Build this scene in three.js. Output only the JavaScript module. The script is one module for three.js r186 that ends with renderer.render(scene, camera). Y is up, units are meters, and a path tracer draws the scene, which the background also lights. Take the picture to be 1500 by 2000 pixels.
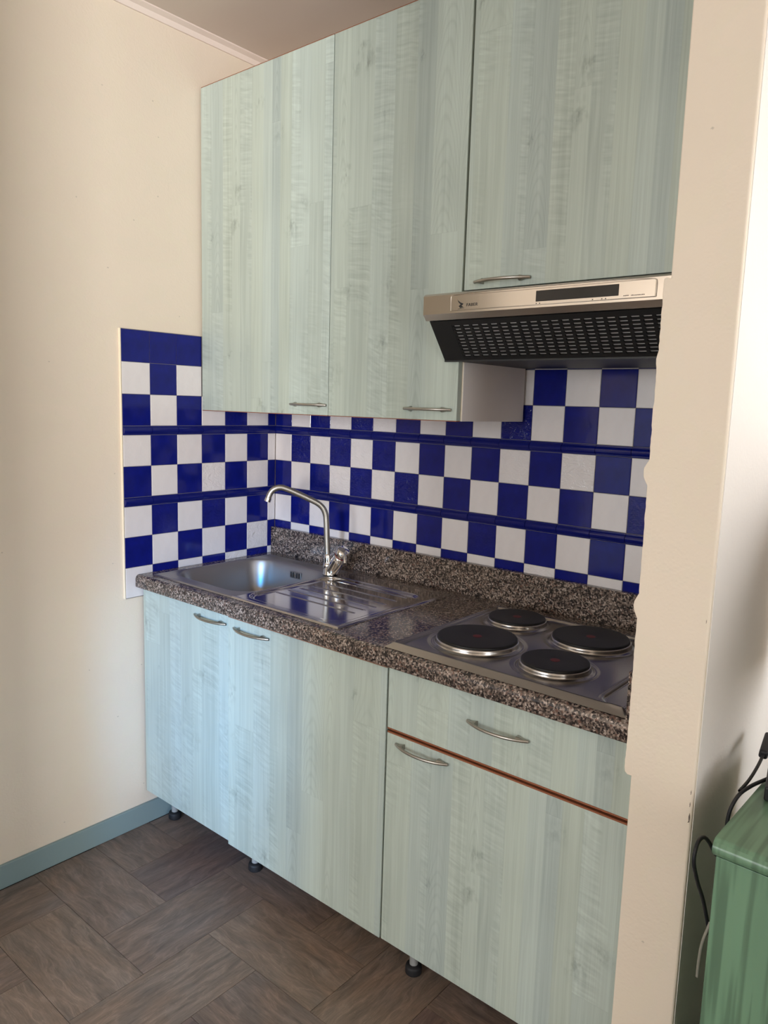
import * as THREE from 'three';
import { RoundedBoxGeometry } from 'three/addons/geometries/RoundedBoxGeometry.js';
import { mergeGeometries, mergeVertices, toCreasedNormals } from 'three/addons/utils/BufferGeometryUtils.js';
import { RectAreaLightUniformsLib } from 'three/addons/lights/RectAreaLightUniformsLib.js';
import { FontLoader } from 'three/addons/loaders/FontLoader.js';
import { TextGeometry } from 'three/addons/geometries/TextGeometry.js';
import { Brush, Evaluator, SUBTRACTION } from 'three-bvh-csg';

// ------------------------------------------------------------------ camera, sky, light, exposure
const scene = new THREE.Scene();
const camera = new THREE.PerspectiveCamera(68.62, 1500 / 2000, 0.02, 60);
{
  const yaw = 0.697493504, pitch = -0.141843027, roll = 0.029314568;
  const f = new THREE.Vector3(-Math.sin(yaw) * Math.cos(pitch), Math.sin(pitch), -Math.cos(yaw) * Math.cos(pitch));
  const r0 = f.clone().cross(new THREE.Vector3(0, 1, 0)).normalize(), u0 = r0.clone().cross(f);
  const c = Math.cos(roll), s = Math.sin(roll);
  const r = r0.clone().multiplyScalar(c).addScaledVector(u0, s), u = u0.clone().multiplyScalar(c).addScaledVector(r0, -s);
  camera.position.set(2.15749, 1.45607, 1.92091);
  camera.quaternion.setFromRotationMatrix(new THREE.Matrix4().makeBasis(r, u, f.clone().negate()));
  camera.updateMatrixWorld();
}
const renderer = new THREE.WebGLRenderer({ antialias: true });
renderer.toneMapping = THREE.LinearToneMapping;
renderer.toneMappingExposure = 2.05;
renderer.shadowMap.enabled = true;
RectAreaLightUniformsLib.init();

scene.background = new THREE.Color(0.62, 0.80, 1.0);
scene.backgroundIntensity = 1.2;

// unseen lights: far window behind right, partly blocked; added fill window further left;
// alcove window lighting the partition side; blue sky light on the lower left doors
const UNSEEN_FAR = { x0: 2.55, x1: 3.75, y0: 0.85, y1: 2.40 }, ADDED_FILL = { x0: 0.60, x1: 1.50, y0: 0.85, y1: 2.25 };
const UNSEEN_ALC = { z0: 0.04, z1: 0.60, y0: 0.85, y1: 2.05 };
const ZF = 5.4, XA = 3.0, XR = 4.2, ZJ = 1.2;
function unseenAreaLight(color, intensity, w, h, pos, dir) {
  const l = new THREE.RectAreaLight(color, intensity, w, h);
  l.position.set(...pos); l.lookAt(pos[0] + dir[0], pos[1], pos[2] + dir[1]); scene.add(l); return l;
}
const UNSEEN_FACADE = { x: 4.55, w: 1.9, y0: 0.0, y1: 2.3, z: 7.6 };   // unseen area light and pale wall outside, lighting the upper doors and corner
unseenAreaLight(new THREE.Color(1.0, 0.98, 0.97), 36, UNSEEN_FACADE.w, UNSEEN_FACADE.y1 - UNSEEN_FACADE.y0, [UNSEEN_FACADE.x, (UNSEEN_FACADE.y0 + UNSEEN_FACADE.y1) / 2, UNSEEN_FACADE.z - 0.03], [0, -1]);
unseenAreaLight(new THREE.Color(0.92, 0.97, 1.0), 8.0, ADDED_FILL.x1 - ADDED_FILL.x0, ADDED_FILL.y1 - ADDED_FILL.y0, [(ADDED_FILL.x0 + ADDED_FILL.x1) / 2, (ADDED_FILL.y0 + ADDED_FILL.y1) / 2, ZF - 0.02], [0, -1]);  // added fill light, lifts the doors and the back wall
unseenAreaLight(new THREE.Color(1.0, 0.99, 0.98), 3.1, UNSEEN_ALC.z1 - UNSEEN_ALC.z0, UNSEEN_ALC.y1 - UNSEEN_ALC.y0, [XA - 0.02, (UNSEEN_ALC.y0 + UNSEEN_ALC.y1) / 2, (UNSEEN_ALC.z0 + UNSEEN_ALC.z1) / 2], [-1, 0]);  // out of view, placed to light the right face of the partition
const SIDE_FILL = { z0: 1.55, z1: 2.35, y0: 0.1, y1: 2.15 };   // added fill light in the right wall, brightening the low left wall
unseenAreaLight(new THREE.Color(1.0, 0.98, 0.95), 2.3, SIDE_FILL.z1 - SIDE_FILL.z0, SIDE_FILL.y1 - SIDE_FILL.y0, [XR - 0.02, (SIDE_FILL.y0 + SIDE_FILL.y1) / 2, (SIDE_FILL.z0 + SIDE_FILL.z1) / 2], [-1, 0]);
const skyBeam = new THREE.DirectionalLight(new THREE.Color(0.02, 0.40, 1.0), 2.7);  // out of view, placed to tint the lower left doors blue
{
  const az = THREE.MathUtils.degToRad(28), el = THREE.MathUtils.degToRad(15);
  const d = new THREE.Vector3(Math.sin(az) * Math.cos(el), Math.sin(el), Math.cos(az) * Math.cos(el));
  skyBeam.target.position.set(0.5, 0.6, 0.6);
  skyBeam.position.copy(skyBeam.target.position).addScaledVector(d, 9);
  skyBeam.castShadow = true; skyBeam.shadow.radius = 18;
  skyBeam.shadow.mapSize.set(2048, 2048);
  Object.assign(skyBeam.shadow.camera, { left: -4, right: 4, top: 4, bottom: -4, near: 0.1, far: 16 });
  scene.add(skyBeam, skyBeam.target);
}

// ------------------------------------------------------------------ helpers
function rng(seed) { let a = seed >>> 0; return () => { a = (a + 0x6D2B79F5) | 0; let t = Math.imul(a ^ (a >>> 15), 1 | a); t = (t + Math.imul(t ^ (t >>> 7), 61 | t)) ^ t; return ((t ^ (t >>> 14)) >>> 0) / 4294967296; }; }
function hash(x, y, s = 0) { let h = (Math.imul(x, 374761393) + Math.imul(y, 668265263) + Math.imul(s, 1274126177)) | 0; h = Math.imul(h ^ (h >>> 13), 1274126177); return ((h ^ (h >>> 16)) >>> 0) / 4294967296; }
const sm = (a, b, x) => { const t = Math.min(1, Math.max(0, (x - a) / (b - a))); return t * t * (3 - 2 * t); };
function noise(x, y, s = 0) {
  const ix = Math.floor(x), iy = Math.floor(y), fx = x - ix, fy = y - iy, u = fx * fx * (3 - 2 * fx), v = fy * fy * (3 - 2 * fy);
  return (hash(ix, iy, s) * (1 - u) + hash(ix + 1, iy, s) * u) * (1 - v) + (hash(ix, iy + 1, s) * (1 - u) + hash(ix + 1, iy + 1, s) * u) * v;
}
const fbm = (x, y, s, o = 4) => { let a = 0, k = 0.5, n = 0; for (let i = 0; i < o; i++) { a += k * noise(x, y, s + i * 17); n += k; x *= 2.03; y *= 2.03; k *= 0.5; } return a / n; };
const srgb = (x) => Math.round(255 * Math.min(1, Math.max(0, x <= 0.0031308 ? 12.92 * x : 1.055 * Math.pow(x, 1 / 2.4) - 0.055)));
function texture(w, h, fn, color = true) {
  const d = new Uint8Array(w * h * 4);
  for (let y = 0; y < h; y++) for (let x = 0; x < w; x++) {
    const c = fn(x, y), i = (y * w + x) * 4;
    if (typeof c === 'number') d[i] = d[i + 1] = d[i + 2] = Math.max(0, Math.min(255, c * 255)); else { d[i] = c[0]; d[i + 1] = c[1]; d[i + 2] = c[2]; }
    d[i + 3] = 255;
  }
  const t = new THREE.DataTexture(d, w, h, THREE.RGBAFormat);
  t.wrapS = t.wrapT = THREE.RepeatWrapping; t.magFilter = THREE.LinearFilter; t.minFilter = THREE.LinearMipmapLinearFilter; t.generateMipmaps = true;
  if (color) t.colorSpace = THREE.SRGBColorSpace;
  t.needsUpdate = true; return t;
}
const V = (x, y, z) => new THREE.Vector3(x, y, z);
const std = (o) => new THREE.MeshStandardMaterial(o);
const C = (r, g, b) => new THREE.Color().setRGB(r / 255, g / 255, b / 255, THREE.SRGBColorSpace);
const taken = new Map();
function numbered(n) { const k = taken.get(n) || 0; taken.set(n, k + 1); return k ? `${n}_${String(k).padStart(3, '0')}` : n; }
function obj(name, geo, mat, parent = scene) {
  const g = Array.isArray(geo) ? mergeGeometries(geo.map((q) => strip(q))) : geo;
  const m = new THREE.Mesh(g, mat); m.name = numbered(name); m.castShadow = m.receiveShadow = true; parent.add(m); return m;
}
function strip(g) { const q = g.index ? g.toNonIndexed() : g; for (const k of Object.keys(q.attributes)) if (!['position', 'normal', 'uv'].includes(k)) q.deleteAttribute(k); return q; }
function thing(name, label, category, pos = [0, 0, 0], group) {
  const o = new THREE.Group(); o.name = numbered(name); o.position.set(...pos); scene.add(o);
  o.userData = { label, category }; if (group) o.userData.group = group; return o;
}
function tag(o, label, category, group) { Object.assign(o.userData, { label, category }); if (group) o.userData.group = group; return o; }
function struct(name, geo, mat) { const m = obj(name, geo, mat); m.userData.kind = 'structure'; return m; }
function boxUV(g, ox = 0, oy = 0, swap = false) {   // uv in metres, by the way each face points
  g = g.index ? g.toNonIndexed() : g;
  const p = g.attributes.position, uv = new Float32Array(p.count * 2), a = V(), b = V(), c = V(), n = V();
  for (let i = 0; i < p.count; i += 3) {
    a.fromBufferAttribute(p, i); b.fromBufferAttribute(p, i + 1); c.fromBufferAttribute(p, i + 2);
    n.copy(b).sub(a).cross(c.clone().sub(a)); const ax = Math.abs(n.x), ay = Math.abs(n.y), az = Math.abs(n.z);
    [a, b, c].forEach((q, k) => {
      const [u, v] = ay >= ax && ay >= az ? [q.x, q.z] : ax >= az ? [q.z, q.y] : [q.x, q.y];
      uv[(i + k) * 2] = (swap ? v : u) + ox; uv[(i + k) * 2 + 1] = (swap ? u : v) + oy;
    });
  }
  g.setAttribute('uv', new THREE.BufferAttribute(uv, 2)); return g;
}
function box(x0, x1, y0, y1, z0, z1) { return new THREE.BoxGeometry(x1 - x0, y1 - y0, z1 - z0).translate((x0 + x1) / 2, (y0 + y1) / 2, (z0 + z1) / 2); }
function rbox(x0, x1, y0, y1, z0, z1, r = 0.002, s = 2) { return new RoundedBoxGeometry(x1 - x0, y1 - y0, z1 - z0, s, r).translate((x0 + x1) / 2, (y0 + y1) / 2, (z0 + z1) / 2); }
// extrude a [a, b] profile: along x the profile is (z, y); along z it is (x, y)
function sweepX(pts, x0, x1, bevel = 0) {
  const s = new THREE.Shape(pts.map(([z, y]) => new THREE.Vector2(-z, y)));
  const g = new THREE.ExtrudeGeometry(s, { depth: x1 - x0 - 2 * bevel, bevelEnabled: bevel > 0, bevelSize: bevel, bevelThickness: bevel, bevelOffset: -bevel, bevelSegments: 2, curveSegments: 8 });
  return g.translate(0, 0, bevel).rotateY(Math.PI / 2).translate(x0, 0, 0);
}
function bevelTile(w, h, d, b) {    // face looks along +z, back at z = 0, centred; chamfered front edge
  const X = w / 2, Y = h / 2, pos = [], uv = [];
  const quad = (p, q, r, s) => { for (const v of [p, q, r, p, r, s]) { pos.push(...v); uv.push(v[0] / w + 0.5, v[1] / h + 0.5); } };
  const F = [[-X + b, -Y + b, d], [X - b, -Y + b, d], [X - b, Y - b, d], [-X + b, Y - b, d]], M = [[-X, -Y, d - b * 0.7], [X, -Y, d - b * 0.7], [X, Y, d - b * 0.7], [-X, Y, d - b * 0.7]], B = [[-X, -Y, 0], [X, -Y, 0], [X, Y, 0], [-X, Y, 0]];
  quad(...F); quad(B[3], B[2], B[1], B[0]);
  for (let i = 0; i < 4; i++) { const j = (i + 1) % 4; quad(M[i], M[j], F[j], F[i]); quad(B[i], B[j], M[j], M[i]); }
  const g = new THREE.BufferGeometry(); g.setAttribute('position', new THREE.Float32BufferAttribute(pos, 3)); g.setAttribute('uv', new THREE.Float32BufferAttribute(uv, 2)); g.computeVertexNormals(); return g;
}
function tube(pts, r, seg = 48, rad = 10, closed = false) { return new THREE.TubeGeometry(new THREE.CatmullRomCurve3(pts.map((p) => V(...p)), closed, 'centripetal'), seg, r, rad, closed); }
function between(g, a, b) { const d = V(...b).sub(V(...a)); return g.applyQuaternion(new THREE.Quaternion().setFromUnitVectors(V(0, 1, 0), d.clone().normalize())).translate(...V(...a).add(V(...b)).multiplyScalar(0.5).toArray()); }
function lathe(pts, seg = 48) { return new THREE.LatheGeometry(pts.map(([r, y]) => new THREE.Vector2(r, y)), seg); }

// ------------------------------------------------------------------ materials
const R1 = rng(7);
// pale green maple laminate, 1.3 m square, made of upright staves
const woodTex = (() => {
  const N = 2048, S = 1.3, px = S / N, staves = []; let x = 0; const r = rng(21);
  while (x < S - 0.03) { const w = 0.035 + r() * 0.055; staves.push({ x, w: Math.min(w, S - x), tone: (r() - 0.5) * 0.10, hue: r() - 0.5, kind: r(), joint: r() < 0.8 ? r() * S : -1, j2: (r() - 0.5) * 0.13, s: Math.floor(r() * 1e5) }); x += w; }
  staves[staves.length - 1].w = S - staves[staves.length - 1].x;
  const knots = []; for (let i = 0; i < 30; i++) knots.push([r() * S, r() * S, 0.006 + r() * 0.013, r()]);
  const look = new Int16Array(N); for (let i = 0; i < N; i++) look[i] = staves.findIndex((q) => i * px >= q.x && i * px < q.x + q.w + 1e-9);
  return texture(N, N, (i, j) => {
    const u = i * px, v = j * px, k = Math.max(0, look[i]), st = staves[k], half = st.joint >= 0 && v > st.joint ? 1 : 0, sd = st.s + half * 31;
    const wob = (fbm(u * 9, v * 4, sd, 3) - 0.5);
    let val = st.tone + (half ? st.j2 : 0);
    val += (fbm(u * 520, v * 6, sd + 1, 2) - 0.5) * 0.13 + (fbm((u + wob * 0.02) * 110, v * 1.8, sd + 2, 3) - 0.5) * 0.17;
    val += (fbm(u * 14, v * 5, 5, 3) - 0.5) * 0.12;
    const kind = half ? (st.kind * 7.3) % 1 : st.kind;
    if (kind < 0.48) {                        // rippled (flame) figure
      const m = sm(0.38, 0.6, fbm(u * 18, v * 3.2, sd + 9, 2));
      val += m * (fbm(u * 24 + wob * 3, (v + wob * 0.03 + (u - st.x) * 0.22) * 190, sd + 3, 2) - 0.5) * 0.22;
    } else if (kind < 0.72) {                 // cathedral grain
      const cx = (u - st.x - st.w / 2) / st.w, ring = (v * 0.75 + cx * cx * 0.42 + wob * 0.16) * 30;
      val -= (Math.pow(0.5 + 0.5 * Math.sin(ring * 6.28), 4) - 0.3) * 0.075 * sm(0.3, 0.55, fbm(u * 8, v * 3, sd + 12, 2));
    }
    for (const [kx, ky, kr, kd] of knots) {   // small pin knots with a grey smear around
      const sw = (fbm(u * 60, v * 60, 77, 3) - 0.5) * 0.03, dx = (u - kx + sw) / kr, dy = (v - ky + sw * 1.3) / (kr * 1.5), q = dx * dx + dy * dy; if (q > 16) continue;
      const n2 = fbm(u * 110, v * 60, 78, 3); val -= Math.exp(-q * 0.7) * sm(0.35, 0.7, n2) * (0.09 + 0.15 * kd) + Math.exp(-q * 14) * 0.14 * kd;
    }
    const edge = Math.min(u - st.x, st.x + st.w - u); if (edge < 0.0009) val -= 0.03;
    if (st.joint >= 0 && Math.abs(v - st.joint) < 0.0009) val -= 0.05;
    const h = st.hue * 0.05, k2 = 1 + val * 1.25;
    return [srgb(0.425 * (k2 + h)), srgb(0.488 * (k2 + h * 0.5)), srgb(0.440 * (k2 - h))];
  });
})();
woodTex.repeat.set(1 / 1.3, 1 / 1.3);
const M = {};
M.wood = std({ map: woodTex, roughness: 0.42 });
M.edge = std({ color: C(138, 80, 50), roughness: 0.7 });
M.doorEdge = std({ color: C(176, 186, 176), roughness: 0.5 });
M.carcass = std({ color: C(236, 231, 228), roughness: 0.5 });
M.band = std({ color: C(232, 220, 200), roughness: 0.5 });
const plasterBump = texture(512, 512, (x, y) => 0.55 * fbm(x / 26, y / 26, 3, 3) + 0.45 * fbm(x / 5, y / 5, 9, 2), false); plasterBump.repeat.set(2.2, 2.2);
const plasterTex = texture(1024, 1024, (x, y) => {
  const a = 1 + (fbm(x / 90, y / 90, 31, 4) - 0.5) * 0.035; let m = 1;
  const h = hash(Math.floor(x / 64), Math.floor(y / 64), 5); if (h > 0.93) { const cx = (Math.floor(x / 64) + 0.3 + hash(x >> 6, y >> 6, 6) * 0.4) * 64, cy = (Math.floor(y / 64) + 0.3 + hash(x >> 6, y >> 6, 7) * 0.4) * 64, d = Math.hypot(x - cx, (y - cy) * (0.6 + h)); if (d < 1.8) m = 0.72; }
  return [srgb(0.770 * a * m), srgb(0.670 * a * m), srgb(0.548 * a * m)];
}); plasterTex.repeat.set(0.7, 0.7);
M.cream = std({ map: plasterTex, roughness: 0.85, bumpMap: plasterBump, bumpScale: 0.0007 });
M.white = std({ color: C(232, 226, 220), roughness: 0.85, bumpMap: plasterBump, bumpScale: 0.0006 });
M.ceiling = std({ color: C(212, 199, 188), roughness: 0.9 });
M.trim = std({ color: C(232, 218, 208), roughness: 0.7 });
M.baseboard = std({ color: C(130, 150, 152), roughness: 0.45 });
M.grout = std({ color: C(118, 114, 112), roughness: 0.9 });
M.black = std({ color: C(22, 22, 24), roughness: 0.45 });
M.hoodBlack = std({ color: C(13, 13, 15), roughness: 0.5 });
M.filter = std({ color: C(196, 194, 190), roughness: 0.6 });
M.rubber = std({ color: C(24, 24, 28), roughness: 0.6 });
M.greyPlastic = std({ color: C(150, 150, 148), roughness: 0.5 });
M.steel = std({ color: C(196, 192, 188), metalness: 1, roughness: 0.24 });
M.brushed = std({ color: C(172, 169, 167), metalness: 1, roughness: 0.4 });
M.hobSteel = std({ color: C(162, 158, 154), metalness: 1, roughness: 0.25 });
M.mirror = std({ color: C(190, 186, 184), metalness: 1, roughness: 0.13 });
M.chrome = std({ color: C(222, 220, 216), metalness: 1, roughness: 0.07 });
M.satin = std({ color: C(176, 172, 164), metalness: 1, roughness: 0.36 });
M.hoodSteel = std({ color: C(205, 198, 190), metalness: 1, roughness: 0.2 });
// granite: 0.4 m of grains
const graniteTex = (() => {
  const N = 1024, cell = 9.5, n = Math.round(N / cell), cs = N / n;
  const pal = [[42, 37, 36], [58, 51, 48], [92, 80, 73], [116, 102, 93], [142, 126, 115], [172, 157, 146], [108, 82, 72]];
  const cut = [0.22, 0.36, 0.54, 0.70, 0.85, 0.95, 1];
  return texture(N, N, (x, y) => {
    const wx = x + (fbm(x / 7, y / 7, 1, 2) - 0.5) * 9, wy = y + (fbm(x / 7, y / 7, 4, 2) - 0.5) * 9, cx = Math.floor(wx / cs), cy = Math.floor(wy / cs);
    let best = 1e9, id = 0;
    for (let i = -1; i <= 1; i++) for (let j = -1; j <= 1; j++) {
      const ax = ((cx + i) % n + n) % n, ay = ((cy + j) % n + n) % n, px = (cx + i + hash(ax, ay, 11)) * cs, py = (cy + j + hash(ax, ay, 12)) * cs, d = (px - wx) ** 2 + (py - wy) ** 2;
      if (d < best) { best = d; id = hash(ax, ay, 13); }
    }
    const big = (fbm(x / 40, y / 40, 8, 2) - 0.5) * 0.25, t = Math.min(0.999, Math.max(0, id + big)), c = pal[cut.findIndex((q) => t < q)], k = 0.86 + 0.28 * noise(x / 2.5, y / 2.5, 3);
    return c.map((q) => Math.min(255, q * k));
  });
})();
graniteTex.repeat.set(2.5, 2.5);
M.granite = std({ map: graniteTex, roughness: 0.16 });
// glazed tiles: calm and rippled glazes
const glaze = [0.25, 0.5, 1].map((amp, k) => texture(256, 256, (x, y) => {
  const w = fbm(x / 60, y / 60, 40 + k, 3), v = fbm((x + w * 60) / 34, y / 46, 60 + k, 3);
  return 0.5 + amp * ((v - 0.5) * 0.9 + (Math.pow(Math.abs(fbm(x / 22 + w * 4, y / 15, 80 + k, 2) - 0.5) * 2, 0.7) - 0.5) * 0.35 * (k > 0 ? 1 : 0));
}, false));
const blueTone = texture(128, 128, (x, y) => { const v = fbm(x / 26, y / 34, 71, 3), e = Math.min(x, y, 127 - x, 127 - y), q = 0.8 + v * 0.45; return [srgb(0.0045 * q), srgb(0.0085 * q), srgb(0.150 * q)]; });
const whiteTone = texture(128, 128, (x, y) => { const v = 0.97 + 0.06 * fbm(x / 24, y / 30, 72, 3); return [srgb(0.74 * v), srgb(0.70 * v), srgb(0.70 * v)]; });
M.blue = glaze.map((b, k) => new THREE.MeshPhysicalMaterial({ specularIntensity: 0.6, map: blueTone, roughness: 0.1, bumpMap: b, bumpScale: [0.0006, 0.0012, 0.003][k] }));
M.whiteTile = glaze.map((b, k) => std({ map: whiteTone, roughness: 0.12, bumpMap: b, bumpScale: [0.0005, 0.001, 0.0026][k] }));
M.border = new THREE.MeshPhysicalMaterial({ specularIntensity: 0.7, color: new THREE.Color(0.004, 0.008, 0.13), roughness: 0.12 });
// floor planks: marbled brown vinyl, 0.2 x 0.4 m
const plankTex = [0, 1, 2, 3].map((k) => texture(320, 640, (x, y) => {
  const w = fbm(x / 80, y / 210, 100 + k, 3) - 0.5, a = fbm((x + w * 50) / 18, y / 170, 120 + k, 4), b = fbm((x + w * 30) / 2.6, y / 30, 140 + k, 3), vein = Math.pow(1 - Math.abs(fbm((x + w * 80) / 40, y / 210, 160 + k, 5) - 0.5) * 2, 12);
  let q = 0.78 + (a - 0.5) * 0.54 + (b - 0.5) * 0.40 + (vein - 0.15) * 0.26; const red = 1 + (fbm(x / 60, y / 120, 180 + k, 2) - 0.5) * 0.14;
  const f = hash(x >> 1, y >> 1, 200 + k); if (f > 0.996) q *= 1.7;
  return [srgb(0.225 * q * red), srgb(0.163 * q), srgb(0.130 * q / red)];
}));
M.plank = []; for (const t of plankTex) for (const c of [[1, 1, 1], [0.82, 0.79, 0.85], [1.12, 1.12, 1.06]]) M.plank.push(std({ map: t, color: new THREE.Color().setRGB(...c), roughness: 0.42, bumpMap: t, bumpScale: 0.0002 }));
M.floorBase = std({ color: C(40, 32, 28), roughness: 0.8 });
// green-stained open-grained wood of the chest
const greenTex = texture(512, 512, (x, y) => {
  const g = fbm(x / 3.6, y / 130, 301, 2), s = fbm(x / 28, y / 200, 305, 3), q = 0.80 + (s - 0.5) * 0.3 + (sm(0.35, 0.65, g) - 0.5) * 0.36;
  return [srgb(0.148 * q), srgb(0.265 * q), srgb(0.165 * q)];
}); greenTex.repeat.set(1.15, 1.15);
M.green = std({ map: greenTex, roughness: 0.33 });

// ------------------------------------------------------------------ the room
const H = 2.6255, T = 0.12, XP0 = 1.68, XP1 = 1.793, ZP = 0.62;
const floor = struct('floor', box(-T, XR + T, -0.1, -0.003, -T, ZF + T), M.floorBase);
{
  const o = 0.2, lenV = new Map(), r = rng(99), ox = 0.005, oz = -0.031, gap = 0.0013;
  const gV = new THREE.BoxGeometry(o - gap, 0.003, 2 * o - gap), gH = new THREE.BoxGeometry(2 * o - gap, 0.003, o - gap);
  const setUV = (g, swap) => { const p = g.attributes.position, uv = g.attributes.uv; for (let i = 0; i < p.count; i++) { const a = p.getX(i) / (swap ? 2 * o : o) + 0.5, b = p.getZ(i) / (swap ? o : 2 * o) + 0.5; swap ? uv.setXY(i, b, a) : uv.setXY(i, a, b); } };
  setUV(gV, false); setUV(gH, true);
  const clip = (x0, x1, z0, z1, m) => {
    const a = Math.max(x0, 0), b = Math.min(x1, XA), c = Math.max(z0, 0), d = Math.min(z1, 2.6); if (b - a < 0.01 || d - c < 0.01) return;
    const whole = b - a > x1 - x0 - 1e-6 && d - c > z1 - z0 - 1e-6, vert = z1 - z0 > x1 - x0;
    let g = vert ? gV : gH;
    if (!whole) { g = new THREE.BoxGeometry(b - a - gap, 0.003, d - c - gap); setUV(g, !vert); }
    const q = obj('plank', g, m, floor); q.position.set((a + b) / 2, -0.0015, (c + d) / 2); if (r() < 0.5) q.rotation.y = whole ? Math.PI : 0;
  };
  for (let i = -3; i < 18; i++) for (let j = -3; j < 18; j++) {
    const k = (((j - i) % 4) + 4) % 4, m = M.plank[Math.floor(r() * M.plank.length)];
    if (k === 1) clip(ox + i * o, ox + (i + 1) * o, oz + j * o, oz + (j + 2) * o, m);
    if (k === 0) clip(ox + i * o, ox + (i + 2) * o, oz + j * o, oz + (j + 1) * o, m);
  }
}
const wallLeft = struct('wall_left', boxUV(box(-T, -0.008, 0, H, -T, ZF + T)), M.cream);
const wallBack = struct('wall_back', boxUV(box(-T, XR + T, 0, H, -T, -0.008)), M.cream);
struct('ceiling', box(-T, XR + T, H, H + 0.12, -T, ZF + T), M.ceiling);
struct('wall_front', (() => {
  const q = [box(-0.008, ADDED_FILL.x0, 0, H, ZF, ZF + T), box(ADDED_FILL.x1, UNSEEN_FAR.x0, 0, H, ZF, ZF + T), box(UNSEEN_FAR.x1, XR, 0, H, ZF, ZF + T)];
  for (const w of [ADDED_FILL, UNSEEN_FAR]) q.push(box(w.x0, w.x1, 0, w.y0, ZF, ZF + T), box(w.x0, w.x1, w.y1, H, ZF, ZF + T));
  return q.map((g) => boxUV(g));
})(), M.cream);
struct('wall_right', [box(XR, XR + T, 0, H, ZJ, SIDE_FILL.z0), box(XR, XR + T, 0, H, SIDE_FILL.z1, ZF + T), box(XR, XR + T, 0, SIDE_FILL.y0, SIDE_FILL.z0, SIDE_FILL.z1), box(XR, XR + T, SIDE_FILL.y1, H, SIDE_FILL.z0, SIDE_FILL.z1), box(XA, XR + T, 0, H, ZJ - T, ZJ)].map((g) => boxUV(g)), M.cream);
struct('unseen_alcove_wall', [box(XA, XA + T, 0, H, -0.008, UNSEEN_ALC.z0), box(XA, XA + T, 0, H, UNSEEN_ALC.z1, ZJ - T), box(XA, XA + T, 0, UNSEEN_ALC.y0, UNSEEN_ALC.z0, UNSEEN_ALC.z1), box(XA, XA + T, UNSEEN_ALC.y1, H, UNSEEN_ALC.z0, UNSEEN_ALC.z1)].map((g) => boxUV(g)), M.cream);  // out of view, set close so its opening lights the partition
struct('unseen_facade', box(UNSEEN_FACADE.x - UNSEEN_FACADE.w / 2, UNSEEN_FACADE.x + UNSEEN_FACADE.w / 2, UNSEEN_FACADE.y0 - 0.5, UNSEEN_FACADE.y1, UNSEEN_FACADE.z, UNSEEN_FACADE.z + 0.2), M.white);  // out of view, backs the area light that brightens the upper doors
struct('unseen_wall_return', boxUV(box(-0.008, 0.50, 0, H, 1.6, 1.72)), M.cream);  // out of view, placed to shade the outer part of the left wall
struct('unseen_shade_block', boxUV(box(1.78, 2.86, 0, H, 2.6, 2.72)), M.cream);  // out of view, placed to shade the right-hand doors
{ // frames around the unseen and added light openings
  const frame = (a0, a1, y0, y1, place) => { const w = 0.05; return [[a0, a0 + w, y0, y1], [a1 - w, a1, y0, y1], [a0 + w, a1 - w, y0, y0 + w], [a0 + w, a1 - w, y1 - w, y1]].map((q) => place(...q)); };
  struct('unseen_window_1', frame(UNSEEN_FAR.x0, UNSEEN_FAR.x1, UNSEEN_FAR.y0, UNSEEN_FAR.y1, (a, b, c, d) => box(a, b, c, d, ZF + 0.04, ZF + 0.09)), M.trim);
  struct('added_window_2', frame(ADDED_FILL.x0, ADDED_FILL.x1, ADDED_FILL.y0, ADDED_FILL.y1, (a, b, c, d) => box(a, b, c, d, ZF + 0.04, ZF + 0.09)), M.trim);  // added, frames the fill light at the front
  struct('door_1', frame(SIDE_FILL.z0, SIDE_FILL.z1, SIDE_FILL.y0, SIDE_FILL.y1, (a, b, c, d) => box(XR + 0.04, XR + 0.09, c, d, a, b)), M.trim);  // added, frames the fill light on the right
  struct('unseen_window_3', frame(UNSEEN_ALC.z0, UNSEEN_ALC.z1, UNSEEN_ALC.y0, UNSEEN_ALC.y1, (a, b, c, d) => box(XA + 0.04, XA + 0.09, c, d, a, b)), M.trim);
}
struct('trim_1', new THREE.ExtrudeGeometry(new THREE.Shape([[0, 0], [0.030, 0], [0.030, -0.004], [0.012, -0.010], [0.006, -0.024], [0, -0.024]].map(([x, y]) => new THREE.Vector2(x - 0.008, H + y))), { depth: 1.595, bevelEnabled: false }), M.trim);
struct('baseboard_left', rbox(-0.0078, 0.004, 0.0005, 0.0736, 0.0, 1.595, 0.002, 2), M.baseboard);
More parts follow.
